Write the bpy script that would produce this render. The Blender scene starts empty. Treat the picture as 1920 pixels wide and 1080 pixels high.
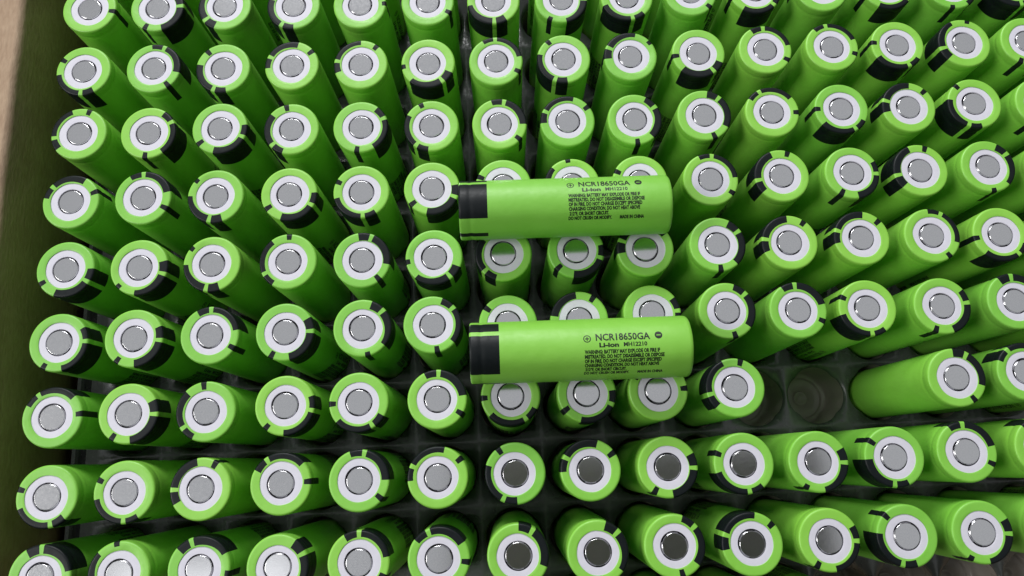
import bpy, bmesh, math, random
from mathutils import Vector, Matrix

S = bpy.context.scene
RAD = math.radians
random.seed(7)

# ------------------------------------------------------------------ camera
cam_d = bpy.data.cameras.new("camera")
cam = bpy.data.objects.new("camera", cam_d)
S.collection.objects.link(cam)
CAM = Vector((-0.01567, -0.05416, 0.29838))
cam.location = CAM
cam.rotation_euler = (0.22885, -0.01522, -0.04462)
cam_d.sensor_width = 36.0
cam_d.lens = 26.4375
cam_d.clip_start = 0.002
cam_d.clip_end = 50.0
S.camera = cam

# ------------------------------------------------------------------ light
world = bpy.data.worlds.new("World")
S.world = world
world.use_nodes = True
bg = world.node_tree.nodes["Background"]
bg.inputs["Color"].default_value = (0.93, 0.95, 1.0, 1)      # even pale ceiling and walls of the room
bg.inputs["Strength"].default_value = 0.05

def area(name, loc, size, size_y, power, color, target=(0, 0, 0.05)):
    l = bpy.data.lights.new(name, 'AREA')
    l.shape = 'RECTANGLE'; l.size = size; l.size_y = size_y
    l.energy = power; l.color = color
    o = bpy.data.objects.new(name, l)
    o.location = loc
    o.rotation_euler = (Vector(target) - Vector(loc)).to_track_quat('-Z', 'Y').to_euler()
    S.collection.objects.link(o)
    return o
area("ceiling_panel", (0.10, 0.40, 2.0), 3.4, 2.6, 10.5, (0.95, 0.97, 1.0), (0.10, 0.40, 0))
area("key_lamp", (-2.40, -0.30, 1.90), 1.0, 1.2, 50.0, (1.0, 0.98, 0.96))
area("added_back_light", (-0.50, 2.50, 1.90), 1.4, 0.8, 86.0, (0.99, 0.99, 1.0))  # unseen, added to brighten the cap tops but not the visible sides
area("ceiling_lamp", (-0.90, -0.50, 1.98), 0.50, 0.46, 0.60, (0.97, 0.98, 1.0), (-0.90, -0.50, 0))

S.view_settings.view_transform = 'Standard'
S.view_settings.look = 'None'
S.view_settings.exposure = 0.0
S.view_settings.gamma = 1.0
S.render.engine = 'CYCLES'
S.cycles.max_bounces = 8
S.cycles.diffuse_bounces = 5
S.cycles.glossy_bounces = 4

# ------------------------------------------------------------------ materials
def new_mat(name):
    m = bpy.data.materials.new(name); m.use_nodes = True
    nt = m.node_tree
    return m, nt, nt.nodes["Principled BSDF"]

def noise(nt, scale, detail=3.0, rough=0.6, coord="Object", loc_from_object=True):
    tc = nt.nodes.new("ShaderNodeTexCoord")
    n = nt.nodes.new("ShaderNodeTexNoise")
    n.inputs["Scale"].default_value = scale
    n.inputs["Detail"].default_value = detail
    n.inputs["Roughness"].default_value = rough
    if loc_from_object:                       # every copy gets its own stretch of the noise
        oi = nt.nodes.new("ShaderNodeObjectInfo")
        mul = nt.nodes.new("ShaderNodeVectorMath"); mul.operation = 'ADD'
        sc = nt.nodes.new("ShaderNodeMath"); sc.operation = 'MULTIPLY'; sc.inputs[1].default_value = 7.3
        nt.links.new(oi.outputs["Random"], sc.inputs[0])
        nt.links.new(tc.outputs[coord], mul.inputs[0])
        nt.links.new(sc.outputs[0], mul.inputs[1])
        nt.links.new(mul.outputs[0], n.inputs["Vector"])
    else:
        nt.links.new(tc.outputs[coord], n.inputs["Vector"])
    return n

def ramp(nt, src, a, b, lo=0.3, hi=0.7):
    r = nt.nodes.new("ShaderNodeMapRange")
    r.inputs["From Min"].default_value = lo; r.inputs["From Max"].default_value = hi
    r.inputs["To Min"].default_value = a; r.inputs["To Max"].default_value = b
    nt.links.new(src, r.inputs["Value"])
    return r.outputs["Result"]

def mix(nt, fac, a, b):
    m = nt.nodes.new("ShaderNodeMix"); m.data_type = 'RGBA'
    nt.links.new(fac, m.inputs["Factor"])
    m.inputs[6].default_value = (*a, 1); m.inputs[7].default_value = (*b, 1)
    return m.outputs[2]

def bump(nt, bsdf, h, strength, dist):
    b = nt.nodes.new("ShaderNodeBump")
    b.inputs["Strength"].default_value = strength; b.inputs["Distance"].default_value = dist
    nt.links.new(h, b.inputs["Height"]); nt.links.new(b.outputs[0], bsdf.inputs["Normal"])

def make_green():
    m, nt, p = new_mat("green_sleeve")
    n = noise(nt, 120, 2)
    col = mix(nt, ramp(nt, n.outputs[0], 0, 1), (0.228, 0.590, 0.058), (0.252, 0.620, 0.072))
    oi = nt.nodes.new("ShaderNodeObjectInfo")            # small batch differences from cell to cell
    hs = nt.nodes.new("ShaderNodeHueSaturation")
    nt.links.new(ramp(nt, oi.outputs["Random"], 0.494, 0.506, 0, 1), hs.inputs["Hue"])
    nt.links.new(ramp(nt, oi.outputs["Random"], 1.04, 0.93, 0, 1), hs.inputs["Value"])
    nt.links.new(col, hs.inputs["Color"])
    nt.links.new(hs.outputs[0], p.inputs["Base Color"])
    f = noise(nt, 700, 4, 0.7)
    nt.links.new(ramp(nt, f.outputs[0], 0.42, 0.56), p.inputs["Roughness"])
    p.inputs["Specular IOR Level"].default_value = 0.70
    w = noise(nt, 260, 3, 0.55)
    ad = nt.nodes.new("ShaderNodeMath"); ad.operation = 'ADD'
    nt.links.new(n.outputs[0], ad.inputs[0]); nt.links.new(w.outputs[0], ad.inputs[1])
    bump(nt, p, ad.outputs[0], 0.35, 0.0003)
    return m

def make_black():
    m, nt, p = new_mat("black_print")
    p.inputs["Base Color"].default_value = (0.006, 0.009, 0.010, 1)
    n = noise(nt, 140, 2)
    f = noise(nt, 900, 3)
    nt.links.new(ramp(nt, f.outputs[0], 0.40, 0.52), p.inputs["Roughness"])
    p.inputs["Specular IOR Level"].default_value = 0.24
    bump(nt, p, n.outputs[0], 0.25, 0.0003)
    return m

def make_white():
    m, nt, p = new_mat("white_insulator")
    n = noise(nt, 500, 3)
    nt.links.new(mix(nt, ramp(nt, n.outputs[0], 0, 1), (0.655, 0.65, 0.725), (0.695, 0.69, 0.765)), p.inputs["Base Color"])
    p.inputs["Roughness"].default_value = 0.55
    return m

def make_nickel():
    m, nt, p = new_mat("nickel")
    p.inputs["Metallic"].default_value = 1.0
    n = noise(nt, 2200, 4, 0.7)
    nt.links.new(mix(nt, ramp(nt, n.outputs[0], 0, 1, 0.35, 0.7), (0.79, 0.79, 0.81), (0.86, 0.86, 0.87)), p.inputs["Base Color"])
    nt.links.new(ramp(nt, n.outputs[0], 0.10, 0.17), p.inputs["Roughness"])
    bump(nt, p, n.outputs[0], 0.08, 0.00003)
    return m

def make_rim():
    m, nt, p = new_mat("nickel_rim")
    p.inputs["Metallic"].default_value = 1.0
    p.inputs["Base Color"].default_value = (0.40, 0.40, 0.42, 1)
    p.inputs["Roughness"].default_value = 0.30
    return m

def make_dark():
    m, nt, p = new_mat("dark_gap")
    p.inputs["Base Color"].default_value = (0.012, 0.012, 0.015, 1)
    p.inputs["Roughness"].default_value = 0.6
    return m

def make_tray():
    m, nt, p = new_mat("grey_plastic")
    n = noise(nt, 60, 4, coord="Object", loc_from_object=False)
    nt.links.new(mix(nt, ramp(nt, n.outputs[0], 0, 1), (0.046, 0.052, 0.050), (0.082, 0.088, 0.086)), p.inputs["Base Color"])
    nt.links.new(ramp(nt, n.outputs[0], 0.18, 0.34), p.inputs["Roughness"])
    p.inputs["Specular IOR Level"].default_value = 0.75
    bump(nt, p, n.outputs[0], 0.5, 0.0012)
    return m

def make_cup():
    m, nt, p = new_mat("pocket_plastic_lit")  # tray plastic coloured paler, for light coming through the pockets
    n = noise(nt, 70, 4, coord="Object")
    nt.links.new(mix(nt, ramp(nt, n.outputs[0], 0, 1), (0.27, 0.245, 0.215), (0.37, 0.34, 0.305)), p.inputs["Base Color"])
    nt.links.new(ramp(nt, n.outputs[0], 0.25, 0.40), p.inputs["Roughness"])
    bump(nt, p, n.outputs[0], 0.5, 0.0012)
    return m

def make_card(name, a, b):
    m, nt, p = new_mat(name)
    tc = nt.nodes.new("ShaderNodeTexCoord")
    mp = nt.nodes.new("ShaderNodeMapping"); mp.inputs["Scale"].default_value = (1, 0.35, 1)
    nt.links.new(tc.outputs["Object"], mp.inputs[0])
    n = nt.nodes.new("ShaderNodeTexNoise"); n.inputs["Scale"].default_value = 900; n.inputs["Detail"].default_value = 5
    nt.links.new(mp.outputs[0], n.inputs["Vector"])
    n2 = nt.nodes.new("ShaderNodeTexNoise"); n2.inputs["Scale"].default_value = 90; n2.inputs["Detail"].default_value = 4
    nt.links.new(tc.outputs["Object"], n2.inputs["Vector"])
    ad = nt.nodes.new("ShaderNodeMath"); ad.operation = 'ADD'
    nt.links.new(n.outputs[0], ad.inputs[0]); nt.links.new(n2.outputs[0], ad.inputs[1])
    nt.links.new(mix(nt, ramp(nt, ad.outputs[0], 0, 1, 0.75, 1.25), a, b), p.inputs["Base Color"])
    p.inputs["Roughness"].default_value = 0.70
    p.inputs["Specular IOR Level"].default_value = 0.2
    bump(nt, p, ad.outputs[0], 0.6, 0.0004)
    return m

def plain(name, col, rough=0.5):
    m, nt, p = new_mat(name)
    n = noise(nt, 200, 2)
    nt.links.new(mix(nt, ramp(nt, n.outputs[0], 0, 1), tuple(c * 0.9 for c in col), col), p.inputs["Base Color"])
    p.inputs["Roughness"].default_value = rough
    return m

CUP = make_cup()
GREEN, BLACK, WHITE = make_green(), make_black(), make_white()
NICKEL, RIM, DARK, TRAY = make_nickel(), make_rim(), make_dark(), make_tray()
CARD = make_card("kraft_cardboard", (0.345, 0.24, 0.16), (0.43, 0.315, 0.215))
INK = plain("black_ink", (0.010, 0.018, 0.010), 0.45)
PHONE = plain("grey_slab", (0.50, 0.45, 0.52), 0.5)

# ------------------------------------------------------------------ mesh helpers
def mesh_from(name, verts, faces, mat, smooth=True):
    me = bpy.data.meshes.new(name)
    me.from_pydata([tuple(v) for v in verts], [], faces)
    me.update()
    if smooth:
        me.polygons.foreach_set("use_smooth", [True] * len(me.polygons))
    me.materials.append(mat)
    return me

def link(name, data, parent=None):
    o = bpy.data.objects.new(name, data)
    S.collection.objects.link(o)
    if parent: o.parent = parent
    return o

def tag(o, label=None, cat=None, group=None, kind=None):
    if label: o["label"] = label
    if cat: o["category"] = cat
    if group: o["group"] = group
    if kind: o["kind"] = kind

def revolve(name, prof, mat, n=64, cap=False):
    """prof: (r, z) rows in mm, turned about the z axis"""
    v, f = [], []
    for r, z in prof:
        for k in range(n):
            a = 2 * math.pi * k / n
            v.append((r * math.cos(a) / 1000, r * math.sin(a) / 1000, z / 1000))
    for i in range(len(prof) - 1):
        for k in range(n):
            k2 = (k + 1) % n
            f.append((i * n + k, i * n + k2, (i + 1) * n + k2, (i + 1) * n + k))
    if cap:
        f.append(tuple(range((len(prof) - 1) * n, len(prof) * n)))
    return mesh_from(name, v, f, mat)

# ------------------------------------------------------------------ setting out (metres)
PX, PY = 0.0232, 0.02299                     # pocket pitch of the tray
def cell(r, c): return Vector(((c - 6.5) * PX, -(r - 4.5) * PY, 0))
DECK = 0.015                                 # height of the tray deck above the pocket bottoms

# ------------------------------------------------------------------ cardboard box
C0, C1, R0, R1 = 0, 16, -2, 11               # pockets the tray has
TX0 = -0.1716; TX1 = cell(0, C1).x + PX / 2 + 0.0155
TY1 = cell(R0, 0).y + PY / 2 + 0.0155; TY0 = cell(R1, 0).y - PY / 2 - 0.0155
WX0, WX1, WY0, WY1 = TX0 - 0.0030, TX1 + 0.003, TY0 - 0.003, TY1 + 0.003
ZT = 0.0640; ZB = -0.006; TH = 0.004

def sweep(name, prof, y0, y1, mat, n=40, wob=0.0004):
    """profile of (x, z) pairs drawn along y, closed, with a slightly uneven line"""
    v, f = [], []
    m = len(prof)
    for k in range(n + 1):
        y = y0 + (y1 - y0) * k / n
        w = wob * (math.sin(k * 1.7) + math.sin(k * 0.61 + 1.0)) * 0.5
        for x, z in prof: v.append((x + w * min(1, max(0, (z - ZB) / 0.07)), y, z + w * 0.4))
    for k in range(n):
        for i in range(m):
            j = (i + 1) % m
            f.append((k * m + i, k * m + j, (k + 1) * m + j, (k + 1) * m + i))
    f.append(tuple(range(m - 1, -1, -1))); f.append(tuple(n * m + i for i in range(m)))
    me = mesh_from(name, v, f, mat)
    bm = bmesh.new(); bm.from_mesh(me); bmesh.ops.recalc_face_normals(bm, faces=bm.faces); bm.to_mesh(me); bm.free()
    return me

def wall_profile():
    """upright board that folds over a rounded crease into an outward flap"""
    p = [(0, ZB)]
    p.append((0, ZT - 0.004))
    for k in range(7):                        # inner crease
        a = math.pi / 2 * k / 6
        p.append((-0.0022 * (1 - math.cos(a)), ZT - 0.0022 + 0.0022 * math.sin(a)))
    L = 0.11; ang = RAD(8)
    ex, ez = -0.0022 - L * math.cos(ang), ZT - L * math.sin(ang)
    p.append((ex, ez)); p.append((ex - 0.0005, ez - TH))
    p.append((-TH, ZT - TH - 0.0006)); p.append((-TH, ZB))
    return p

box = bpy.data.objects.new("cardboard_box", None); S.collection.objects.link(box)
box.location = (0, 0, ZB)
tag(box, "brown kraft cardboard box with its flap folded outward, holding the battery tray", "box")
def under(o, root):
    o.matrix_parent_inverse = root.matrix_world.inverted() if False else Matrix.Translation(-Vector(root.location))
pl = wall_profile()
o = link("side_panel", sweep("side_panel", [(x + WX0, z) for x, z in pl], WY0, WY1, CARD), box); under(o, box)
tag(o, "side panel with bright outward flap along the left edge")
def box_mesh(name, x0, x1, y0, y1, z0, z1, mat, bev=0.0008):
    bm = bmesh.new()
    bmesh.ops.create_cube(bm, size=1)
    for v in bm.verts:
        v.co = Vector(((x0 + x1) / 2 + v.co.x * (x1 - x0), (y0 + y1) / 2 + v.co.y * (y1 - y0), (z0 + z1) / 2 + v.co.z * (z1 - z0)))
    bmesh.ops.bevel(bm, geom=list(bm.edges), offset=bev, segments=2, affect='EDGES')
    me = bpy.data.meshes.new(name); bm.to_mesh(me); bm.free()
    me.materials.append(mat)
    return me
for nm, a in (("side_panel", (WX1, WX1 + TH, WY0, WY1, ZB, ZT)),
              ("end_panel", (WX0 + 0.0001, WX1, WY1 - TH, WY1 - 0.0001, ZB + 0.0001, ZT - 0.001)),
              ("end_panel", (WX0 + 0.0001, WX1, WY0 + 0.0001, WY0 + TH, ZB + 0.0001, ZT - 0.001)),
              ("bottom_panel", (WX0 - TH, WX1 + TH, WY0, WY1, ZB - TH, ZB))):
    o = link(nm, box_mesh(nm, *a, CARD), box); under(o, box)

# ------------------------------------------------------------------ tray
NH = 64
def hole_r(a, k=0.0):
    """pocket mouth: a circle with four shallow lobes and small corner notches"""
    c = math.cos(4 * a)
    return (10.35 + 0.20 * c - 0.42 * max(0.0, math.cos(4 * (a - math.pi / 4))) ** 6 + k) / 1000

tray = bpy.data.objects.new("battery_tray", None); S.collection.objects.link(tray)
tag(tray, "grey moulded plastic tray with round pockets under the green batteries", "tray")

def deck_mesh():
    v, f = [], []
    def add(p): v.append(p); return len(v) - 1
    for r in range(R0, R1 + 1):
        for c in range(C0, C1 + 1):
            o = cell(r, c); hx, hy = PX / 2, PY / 2
            inner, outer, rim = [], [], []
            for k in range(NH):
                a = 2 * math.pi * k / NH
                ca, sa = math.cos(a), math.sin(a)
                rr = hole_r(a)
                inner.append(add((o.x + rr * ca, o.y + rr * sa, DECK - 0.0009)))
                rr += 0.0006
                t = min(1 / max(abs(ca), 1e-9), 1 / max(abs(sa), 1e-9))
                ox, oy = hx * t * ca, hy * t * sa
                rr = min(rr, math.hypot(ox, oy) * 0.985)
                rim.append(add((o.x + rr * ca, o.y + rr * sa, DECK)))
                outer.append(add((o.x + ox, o.y + oy, DECK + 0.0002)))
            for k in range(NH):
                j = (k + 1) % NH
                f.append((inner[k], rim[k], rim[j], inner[j]))
                f.append((rim[k], outer[k], outer[j], rim[j]))
    me = mesh_from("deck", v, f, TRAY)
    bm = bmesh.new(); bm.from_mesh(me)
    bmesh.ops.remove_doubles(bm, verts=bm.verts, dist=1e-6)
    bmesh.ops.recalc_face_normals(bm, faces=bm.faces)
    bm.to_mesh(me); bm.free()
    return me
link("deck", deck_mesh(), tray)

# border: flat margin, a groove and a turned-up lip running round the tray
def border_mesh():
    x0, x1 = cell(0, C0).x - PX / 2, cell(0, C1).x + PX / 2
    y1, y0 = cell(R0, 0).y + PY / 2, cell(R1, 0).y - PY / 2
    m = abs(TX0 - x0)
    prof = [(0, DECK + 0.0002), (m - 0.0052, DECK + 0.0002), (m - 0.0048, DECK - 0.0004), (m - 0.0045, DECK - 0.0050),
            (m - 0.0024, DECK - 0.0052), (m - 0.0021, DECK - 0.0005), (m - 0.0017, DECK + 0.0010), (m - 0.0004, DECK + 0.0010),
            (m, DECK + 0.0004), (m + 0.0002, DECK - 0.014)]
    v, f = [], []
    for d, z in prof:
        for sx, sy in ((0, 0), (1, 0), (1, 1), (0, 1)):
            v.append((x1 + d if sx else x0 - d, y1 + d if sy else y0 - d, z))
    for i in range(len(prof) - 1):
        for k in range(4):
            j = (k + 1) % 4
            f.append((i * 4 + k, (i + 1) * 4 + k, (i + 1) * 4 + j, i * 4 + j))
    me = mesh_from("rim", v, f, TRAY, smooth=False)
    bm = bmesh.new(); bm.from_mesh(me); bmesh.ops.recalc_face_normals(bm, faces=bm.faces); bm.to_mesh(me); bm.free()
    return me
link("rim", border_mesh(), tray)

def pocket_mesh():
    v, f = [], []
    rows = [(None, DECK - 0.0009), (-0.25, DECK - 0.004), (-0.5, 0.0026), (-0.75, 0.0009), (-1.3, 0.0)]
    n = 48
    for k_, z in rows:
        for k in range(n):
            a = 2 * math.pi * k / n
            rr = hole_r(a, 0.0 if k_ is None else k_)
            v.append((rr * math.cos(a), rr * math.sin(a), z))
    for r, z in ((8.15, 0.0), (8.05, -0.0001), (7.7, -0.0011), (7.55, -0.0012), (3.0, -0.0012), (2.9, -0.0011), (2.6, -0.0005), (2.45, -0.0005), (1.9, -0.0005), (1.5, -0.0012), (0.2, -0.0012)):
        for k in range(n):
            a = 2 * math.pi * k / n
            v.append((r / 1000 * math.cos(a), r / 1000 * math.sin(a), z))
    m = len(rows) + 11
    for i in range(m - 1):
        for k in range(n):
            j = (k + 1) % n
            f.append((i * n + k, i * n + j, (i + 1) * n + j, (i + 1) * n + k))
    f.append(tuple((m - 1) * n + k for k in range(n)))
    me = mesh_from("pocket", v, f, CUP)
    bm = bmesh.new(); bm.from_mesh(me); bmesh.ops.recalc_face_normals(bm, faces=bm.faces)
    if sum(p.normal.z for p in bm.faces) < 0: bmesh.ops.reverse_faces(bm, faces=bm.faces)
    bm.to_mesh(me); bm.free()
    return me
pk = pocket_mesh()
for r in range(R0, R1 + 1):
    for c in range(C0, C1 + 1):
        o = link("pocket", pk, tray); o.location = cell(r, c)

# ------------------------------------------------------------------ battery parts
R = 9.2; H = 65.0
SMALL, BIG, NARROW = (4.5, 30.0), (-80.0, -4.5), (-124.5, -113.0)    # degrees round the sleeve; 0 is the thin green gap
BAND_Z = H - 8.7                                                      # lower edge of the black print

def sleeve_set(ro, ecc, eang, rp, reach):
    """green sleeve and its three black printed patches; the shrunk mouth is a little off centre"""
    angs = sorted(set([a for a in range(-180, 180, 5)] + [*SMALL, *BIG, *NARROW]))
    n = len(angs)
    out_prof = [(8.45, H), (8.62, H - 0.01), (8.85, H - 0.08), (9.03, H - 0.22), (9.14, H - 0.42), (9.19, H - 0.75),
                (9.20, H - 2.0), (9.18, H - 2.5), (9.10, H - 3.0), (9.06, H - 3.4), (9.10, H - 3.8), (9.18, H - 4.3), (9.20, H - 4.9),
                (9.20, BAND_Z)]
    low = [(9.20, 45), (9.20, 33), (9.20, 21), (9.20, 10), (9.20, 1.2), (9.10, 0.5), (8.85, 0.12), (8.5, 0.0), (7.6, 0.0)]
    rows = []
    def ring(fn): rows.append([fn(RAD(a)) for a in angs])
    def mouth(a): return ro + ecc * math.cos(a - eang) + 0.045 * math.sin(3 * a + 9 * ecc * 10) + 0.03 * math.sin(7 * a + ro * 40)
    def pend(a): return max(mouth(a) + 0.03, rp + reach * math.cos(a - eang) + 0.04 * math.sin(5 * a + ro * 90))
    ring(lambda a: (mouth(a), H - 0.25))
    ring(lambda a: (mouth(a) + 0.01, H - 0.085))
    ring(lambda a: (mouth(a) + 0.05, H - 0.062))
    ring(lambda a: (pend(a) + 0.06, H - 0.055))
    ring(lambda a: (max(pend(a) + 0.12, 7.9), H - 0.015))
    for r, z in out_prof: ring(lambda a, r=r, z=z: (r, z))
    for r, z in low: ring(lambda a, r=r, z=z: (r, z))
    first, last = 3, 4 + len(out_prof)
    def where(am):
        for nm, (a0, a1) in (("s", SMALL), ("b", BIG), ("n", NARROW)):
            if a0 < am < a1: return nm
        return None
    V = []
    for row in rows:
        for (r, z), a in zip(row, angs):
            V.append((r * math.cos(RAD(a)) / 1000, r * math.sin(RAD(a)) / 1000, z / 1000))
    F = {"g": [], "s": [], "b": [], "n": []}
    for i in range(len(rows) - 1):
        for k in range(n):
            j = (k + 1) % n
            am = (angs[k] + (angs[j] if j else 180)) / 2
            w = where(am) if first <= i < last else None
            F[w or "g"].append((i * n + k, (i + 1) * n + k, (i + 1) * n + j, i * n + j))
    res = {}
    for key, nm, mat in (("g", "sleeve", GREEN), ("s", "black_patch", BLACK), ("b", "black_patch", BLACK), ("n", "black_stripe", BLACK)):
        used = sorted({q for fc in F[key] for q in fc}); idx = {q: i for i, q in enumerate(used)}
        res[key] = (nm, mesh_from(nm, [V[q] for q in used], [tuple(idx[q] for q in fc) for fc in F[key]], mat))
    return res

VARIANTS = [sleeve_set(6.30, 0.10, RAD(20), 7.20, 0.15),
            sleeve_set(6.38, 0.22, RAD(-50), 6.75, 0.50),
            sleeve_set(6.25, 0.20, RAD(130), 7.05, 0.45),
            sleeve_set(6.45, 0.12, RAD(-100), 6.55, 0.20),
            sleeve_set(6.30, 0.25, RAD(-140), 7.00, 0.70),
            sleeve_set(6.40, 0.15, RAD(60), 6.90, 0.30)]

INSULATOR = revolve("insulator_ring", [(8.0, H - 0.60), (7.2, H - 0.34), (7.0, H - 0.27), (6.9, H - 0.26), (4.30, H - 0.26), (4.26, H - 0.265), (4.24, H - 0.29), (4.24, H - 1.0)], WHITE)
SHADE_WELL = revolve("vent_well", [(4.5, H - 0.95), (3.2, H - 1.0), (0.1, H - 1.0)], DARK, 32)  # floor coloured near-black for the shade in the gap round the terminal

def terminal_meshes():
    n = 72
    top = revolve("terminal", [(3.80, H - 0.40), (3.75, H - 0.22), (3.70, H - 0.13), (3.63, H - 0.10), (3.629, H - 0.10)], NICKEL, n, cap=True)
    top.polygons[len(top.polygons) - 1].use_smooth = False
    # sloping spring arms reach out over the dark vent well, open slots between them
    arms = ((8, 62), (98, 150), (190, 240), (278, 330))
    v, f = [], []
    prof = [(3.79, -0.39), (3.85, -0.43), (3.97, -0.58), (4.08, -0.76)]
    for r, z in prof:
        for k in range(n):
            a = 2 * math.pi * k / n
            v.append((r * math.cos(a) / 1000, r * math.sin(a) / 1000, (H + z) / 1000))
    for i in range(len(prof) - 1):
        for k in range(n):
            am = (k + 0.5) * 360 / n
            if not any(a < am < b for a, b in arms): continue
            j = (k + 1) % n
            f.append((i * n + k, (i + 1) * n + k, (i + 1) * n + j, i * n + j))
    return top, mesh_from("vent_skirt", v, f, RIM)
TERMINAL, SKIRT = terminal_meshes()
CAN_END = revolve("can_end", [(8.9, 0.25), (7.0, 0.12), (3.0, 0.12), (0.05, 0.12)], NICKEL, 48, cap=True)

# ------------------------------------------------------------------ printing on the sleeve
def flat_text(txt, bold=0.0):
    cu = bpy.data.curves.new("t", 'FONT'); cu.body = txt; cu.size = 1.0; cu.resolution_u = 2; cu.offset = bold
    ob = bpy.data.objects.new("t", cu); S.collection.objects.link(ob)
    bpy.context.view_layer.update()
    dg = bpy.context.evaluated_depsgraph_get()
    me = bpy.data.meshes.new_from_object(ob.evaluated_get(dg))
    bpy.data.objects.remove(ob); bpy.data.curves.remove(cu)
    v = [tuple(q.co) for q in me.vertices]; f = [tuple(p.vertices) for p in me.polygons]
    bpy.data.meshes.remove(me)
    return v, f
LINES = [("NCR18650GA", 36.6, 15.8, -15.5, 2.1, 0.026),
         ("Li-ion", 37.5, 5.7, -30.0, 1.3, 0.045),
         ("MH12210", 44.6, 6.8, -30.0, 1.2, 0.034),
         ("WARNING: BATTERY MAY EXPLODE OR FIRE IF", 33.2, 21.8, -42.0, 1.1, 0.052),
         ("MISTREATED, DO NOT DISASSEMBLE OR DISPOSE", 33.2, 23.1, -50.5, 1.1, 0.052),
         ("OF IN FIRE. DO NOT CHARGE EXCEPT SPECIFIED", 33.2, 22.3, -59.0, 1.1, 0.052),
         ("CHARGING CONDITION. DO NOT HEAT ABOVE", 33.2, 21.6, -67.5, 1.1, 0.052),
         ("212\u00b0F, OR SHORT CIRCUIT.", 33.4, 12.0, -76.5, 1.1, 0.052),
         ("DO NOT CRUSH OR MODIFY.", 33.1, 13.2, -85.5, 1.1, 0.052),
         ("MADE IN CHINA", 48.7, 7.4, -85.5, 1.1, 0.052)]
def print_mesh():
    bm = bmesh.new()
    def put(v, f):
        b = [bm.verts.new((x, y, 0)) for x, y in v]
        for q in f:
            try: bm.faces.new([b[i] for i in q])
            except ValueError: pass
    for txt, x0, w, ang, cap, bold in LINES:
        v, f = flat_text(txt, bold)
        hv, _ = flat_text("H", bold)
        ch = max(p[1] for p in hv)
        mn = min(p[0] for p in v); mx = max(p[0] for p in v)
        yc = RAD(ang) * R
        put([(x0 + (p[0] - mn) / (mx - mn) * w, yc + (p[1] / ch - 0.5) * cap) for p in v], f)
    def ringf(cx, cy, r0, r1, n=28):
        v = [(cx + r * math.cos(2 * math.pi * k / n), cy + r * math.sin(2 * math.pi * k / n)) for r in (r0, r1) for k in range(n)]
        put(v, [(k, (k + 1) % n, n + (k + 1) % n, n + k) for k in range(n)])
    def rect(x0, x1, y0, y1): put([(x0, y0), (x1, y0), (x1, y1), (x0, y1)], [(0, 1, 2, 3)])
    cy = RAD(-18.0) * R
    ringf(34.1, cy, 0.86, 1.12)
    rect(33.5, 34.7, cy - 0.15, cy + 0.15); rect(33.95, 34.25, cy + 0.15, cy + 0.6); rect(33.95, 34.25, cy - 0.6, cy - 0.15)
    cx, cy, n, r = 54.9, RAD(-15.0) * R, 28, 1.12        # filled disc with a bar left open
    hw, hh = 0.62, 0.15
    v = [(cx + r * math.cos(2 * math.pi * k / n), cy + r * math.sin(2 * math.pi * k / n)) for k in range(n)]
    for k in range(n):
        a = 2 * math.pi * k / n; ca, sa = math.cos(a), math.sin(a)
        t = min(hw / max(abs(ca), 1e-9), hh / max(abs(sa), 1e-9)); v.append((cx + t * ca, cy + t * sa))
    put(v, [(k, (k + 1) % n, n + (k + 1) % n, n + k) for k in range(n)])
    y = RAD(-95) * R
    while y < 0.5:                                       # cut the flat print into narrow strips so it can follow the curve
        bmesh.ops.bisect_plane(bm, geom=bm.verts[:] + bm.edges[:] + bm.faces[:], plane_co=(0, y, 0), plane_no=(0, 1, 0))
        y += 0.55
    for q in bm.verts:
        x, y, _ = q.co
        a = y / R; rr = R + 0.022
        q.co = (rr * math.cos(a) / 1000, rr * math.sin(a) / 1000, (H - x) / 1000)
    bmesh.ops.triangulate(bm, faces=bm.faces[:])
    me = bpy.data.meshes.new("printed_text"); bm.to_mesh(me); bm.free()
    me.materials.append(INK)
    return me
PRINT = print_mesh()

def make_battery(loc, rot, variant, spin):
    root = bpy.data.objects.new("battery", None); S.collection.objects.link(root)
    root.rotation_mode = 'QUATERNION'; root.location = loc; root.rotation_quaternion = rot
    root.empty_display_size = 0.01
    V = VARIANTS[variant]
    for key in "gsbn":
        link(V[key][0], V[key][1], root)
    w = link("insulator_ring", INSULATOR, root); w.location = (random.uniform(-.0001, .0001), random.uniform(-.0001, .0001), 0)
    t = link("terminal", TERMINAL, root); t.rotation_euler = (0, 0, spin)
    link("vent_skirt", SKIRT, t); link("vent_well", SHADE_WELL, t)
    link("can_end", CAN_END, root)
    link("printed_text", PRINT, root)
    return root

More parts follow.
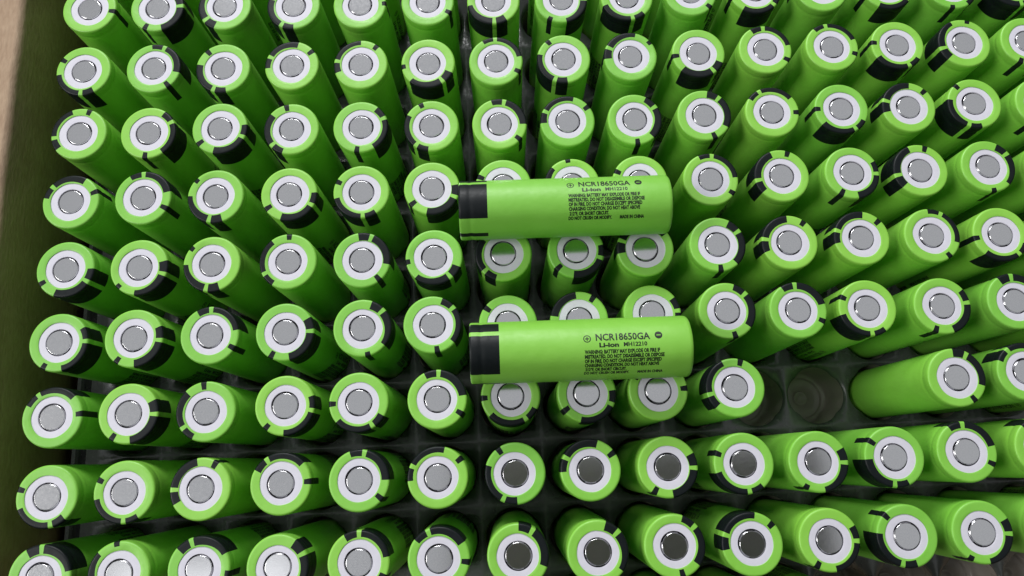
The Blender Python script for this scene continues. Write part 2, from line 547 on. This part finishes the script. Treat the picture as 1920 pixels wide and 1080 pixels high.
# ------------------------------------------------------------------ upright batteries: lean of the top in mm, turn of the print in degrees
T = {
-1: [(0.72,0.17,256),(-0.7,0.77,169),(-0.18,-0.02,26),(0.38,-0.47,258),(0.06,0.09,346),(-0.22,-0.62,106),(-0.22,0.73,171),(0.59,0.09,293),(0.19,-0.12,206),(0.41,-0.23,165),(0.1,-0.28,253),(0.25,-0.74,235),(-0.37,-0.41,336),(0.34,0.15,331),(-0.14,-0.7,48),(-0.21,0.74,36),(0.41,0.34,315)],
0: [(-0.12,1.17,110),(-0.14,0.79,3),(-0.27,0.61,218),(0.25,0.0,241),(-0.06,-0.37,119),(0.28,-0.13,88),(-0.03,-0.5,270),(0.5,-0.69,359),(0.39,-0.63,280),(-0.24,0.4,75),(-0.48,0.51,315),(0.03,0.52,150),(0.42,0.53,321),(0.34,0.0,20),(-0.07,0.14,275),(0.06,-0.43,148),(0.05,0.12,135)],
1: [(-0.22,0.57,268),(0.01,0.78,67),(0.16,-0.06,249),(0.14,0.1,155),(0.27,-0.34,169),(0.01,-0.76,305),(-0.03,-0.73,90),(-0.01,-0.75,246),(-0.2,-0.62,154),(0.18,-0.24,304),(0.28,0.36,89),(0.44,0.55,98),(0.24,0.41,290),(0.58,0.4,192),(-0.41,0.36,3),(0.11,0.51,309),(0.49,-0.03,152)],
2: [(0.16,0.69,189),(-0.27,0.16,25),(0.03,0.86,337),(0.51,-0.27,221),(0.29,-0.37,20),(0.63,-0.86,232),(0.25,-0.94,77),(-0.09,-0.83,153),(-0.59,-1.09,31),(-0.17,-0.41,48),(-0.2,-0.04,115),(0.37,0.2,297),(0.35,-0.0,161),(-0.04,0.48,247),(0.13,0.09,355),(0.25,-0.14,351),None],
3: [(-0.4,-0.06,140),(-0.54,0.38,92),(-0.33,-0.04,257),(0.26,-0.24,332),(0.54,-0.34,273),(0.35,-0.01,337),(0.63,0.0,276),(0.02,-0.5,215),(-0.63,-0.26,272),(-0.4,-0.41,82),(0.18,-0.02,189),(0.65,0.01,356),(0.52,0.07,190),(0.35,0.58,31),(-0.21,0.25,32),(0.06,0.47,200),None],
4: [(-0.11,0.22,330),(-0.18,-0.02,343),(-0.51,0.11,259),(0.42,0.06,207),(0.72,-0.41,68),(0.56,-0.46,307),(-0.39,-0.11,222),(-0.1,-0.08,341),(-0.91,-0.35,158),(-0.49,0.14,30),(-0.12,-0.09,170),(0.47,0.46,160),(0.51,0.39,61),(-0.04,-0.15,305),(-0.52,0.0,62),(-0.03,0.59,32),None],
5: [(-0.16,-0.23,1),(-0.3,0.14,354),(-0.13,0.16,89),(-0.01,0.19,0),(0.9,0.45,40),(-0.41,0.64,38),(0.13,-0.01,261),(-0.54,0.25,174),(-0.5,1.43,3),(0.23,1.21,40),(-0.27,0.49,91),(-1.21,0.21,272),(-0.22,-0.1,5),(0.49,0.48,90),(1.11,0.05,351),(-0.38,0.15,207),None],
6: [(-0.01,-0.15,124),(-0.38,-0.03,357),(-0.24,-0.36,215),(0.52,0.37,348),(-0.24,0.4,300),(0.58,0.3,86),(-0.03,0.34,301),(0.27,0.14,334),(-0.77,0.0,121),(0.06,-0.13,192),None,None,(0.32,0.01,60),(-0.6,0.9,124),(-0.36,-0.35,252),None,None],
7: [(0.57,-0.43,282),(0.02,-0.13,272),(-0.74,-0.22,179),(-0.21,0.25,121),(-0.09,0.13,79),(0.23,0.01,155),(0.31,0.13,242),(-0.14,0.13,152),(0.1,-0.09,356),(0.09,-0.07,276),(-0.25,-0.57,356),(-0.03,-0.23,262),(-0.67,0.36,90),(0.34,0.52,100),(-0.09,0.09,297),None,None],
8: [(0.55,-0.02,90),(0.05,-0.06,216),(-0.11,0.23,108),(-0.55,-0.29,25),(-0.22,-0.2,89),(0.02,-0.25,111),(0.13,-0.4,57),(0.45,-0.49,41),(0.07,0.11,40),(-0.03,-0.36,159),(-0.1,-0.29,356),(0.13,-0.24,252),(-0.26,-0.22,355),(-0.03,0.23,60),(-0.44,-0.01,184),None,None],
9: [None,None,None,None,None,None,(0.02,0.23,12),(-0.04,-0.49,305),(-0.21,-0.08,89),(0.29,0.23,85),(0.19,-0.34,173),None,None,None,None,None,None],
}

ORD = ["first", "second", "third", "fourth", "fifth", "sixth", "seventh", "eighth", "ninth", "tenth", "eleventh", "twelfth",
       "thirteenth", "fourteenth", "fifteenth", "sixteenth", "seventeenth"]
DIRS = ["right", "upper right", "top", "upper left", "left", "lower left", "bottom", "lower right"]
LEAN = Vector((0.0009, 0, 0))
for r, row in T.items():
    for c, e in enumerate(row):
        if e is None: continue
        dx, dy, tk = e
        g = cell(r, c)
        top = g + Vector((dx / 1000, dy / 1000, 0.0655))
        base = g + LEAN + Vector((random.uniform(-.0003, .0003), random.uniform(-.0003, .0003), 0.0005))
        d = (top - base).normalized()
        rot = Vector((0, 0, 1)).rotation_difference(d) @ Matrix.Rotation(RAD(tk), 4, 'Z').to_quaternion()
        b = make_battery(top - d * 0.065, rot, random.randrange(len(VARIANTS)), random.uniform(0, 6.28))
        face = DIRS[int(((tk - 42) % 360 + 22.5) // 45) % 8]
        if r == 6 and c >= 12:
            lab = f"upright green battery, {ORD[c - 12]} right of the two empty pockets, wide black patch {face}"
        elif r == -1:
            lab = f"green battery behind the cut-off top row, {ORD[c]} from left, side showing"
        elif r == 9:
            lab = f"green battery at the very bottom edge, {ORD[c - 6]} from left there, side showing"
        else:
            lab = f"upright green battery, {ORD[r]} row, {ORD[c]} from left, wide black patch {face}"
        tag(b, lab, "battery", "upright batteries standing in the tray pockets")

# ------------------------------------------------------------------ two batteries lying across the caps
for a, bb, tk, lab in (((-0.02570, 0.02305), (0.04202, 0.02268), 46.0, "green battery lying on the caps, upper of the two, printed text facing up"),
                       ((-0.02410, -0.02193), (0.04412, -0.02239), 29.5, "green battery lying on the caps, lower of the two, printed text facing up")):
    a, bb = Vector((*a, 0)), Vector((*bb, 0))
    ax = (a - bb).normalized()                               # towards the plus end, on the left
    mid = (a + bb) / 2 - Vector((0.0008, 0, 0)); mid.z = 0.0655 + 0.00925
    up = Vector((0, 0, 1)); side = up.cross(ax).normalized()  # third axis so that turning goes up -> back
    if side.y < 0: side = -side
    x = up * math.cos(RAD(tk)) + side * math.sin(RAD(tk))     # where the thin green gap points
    y = ax.cross(x)
    q = Matrix((x, y, ax)).transposed().to_quaternion()
    b = make_battery(mid - ax * 0.0325, q, 0, 1.0)
    tag(b, lab, "battery", "batteries lying across the upright ones")

# ------------------------------------------------------------------ phone-and-hand stand-in, enlarged to shade the centre, seen only mirrored in the caps
def standin_slab():
    root = bpy.data.objects.new("standin_slab", None); S.collection.objects.link(root)
    root.location = CAM; root.rotation_euler = cam.rotation_euler
    tag(root, "dark slab standing in for phone and hand, mirrored in the steel caps", "standin_slab")
    def rounded(name, w, h, z0, z1, cx, cy, rad, mat):
        bm = bmesh.new(); pts = []
        for sx, sy, a0 in ((1, 1, 0), (-1, 1, 90), (-1, -1, 180), (1, -1, 270)):
            for k in range(7):
                a = RAD(a0 + 15 * k)
                pts.append((cx + sx * (w / 2 - rad) + rad * math.cos(a), cy + sy * (h / 2 - rad) + rad * math.sin(a)))
        lo = [bm.verts.new((x, y, z0)) for x, y in pts]; hi = [bm.verts.new((x, y, z1)) for x, y in pts]
        bm.faces.new(lo[::-1]); bm.faces.new(hi); n = len(pts)
        for k in range(n): bm.faces.new((lo[k], lo[(k + 1) % n], hi[(k + 1) % n], hi[k]))
        me = bpy.data.meshes.new(name); bm.to_mesh(me); bm.free(); me.materials.append(mat)
        return link(name, me, root)
    rounded("slab_body", 0.220, 0.155, 0.004, 0.012, 0.080, -0.0645, 0.010, PHONE)
    rounded("screen", 0.208, 0.142, 0.0121, 0.0126, 0.080, -0.0645, 0.006, DARK)
standin_slab()
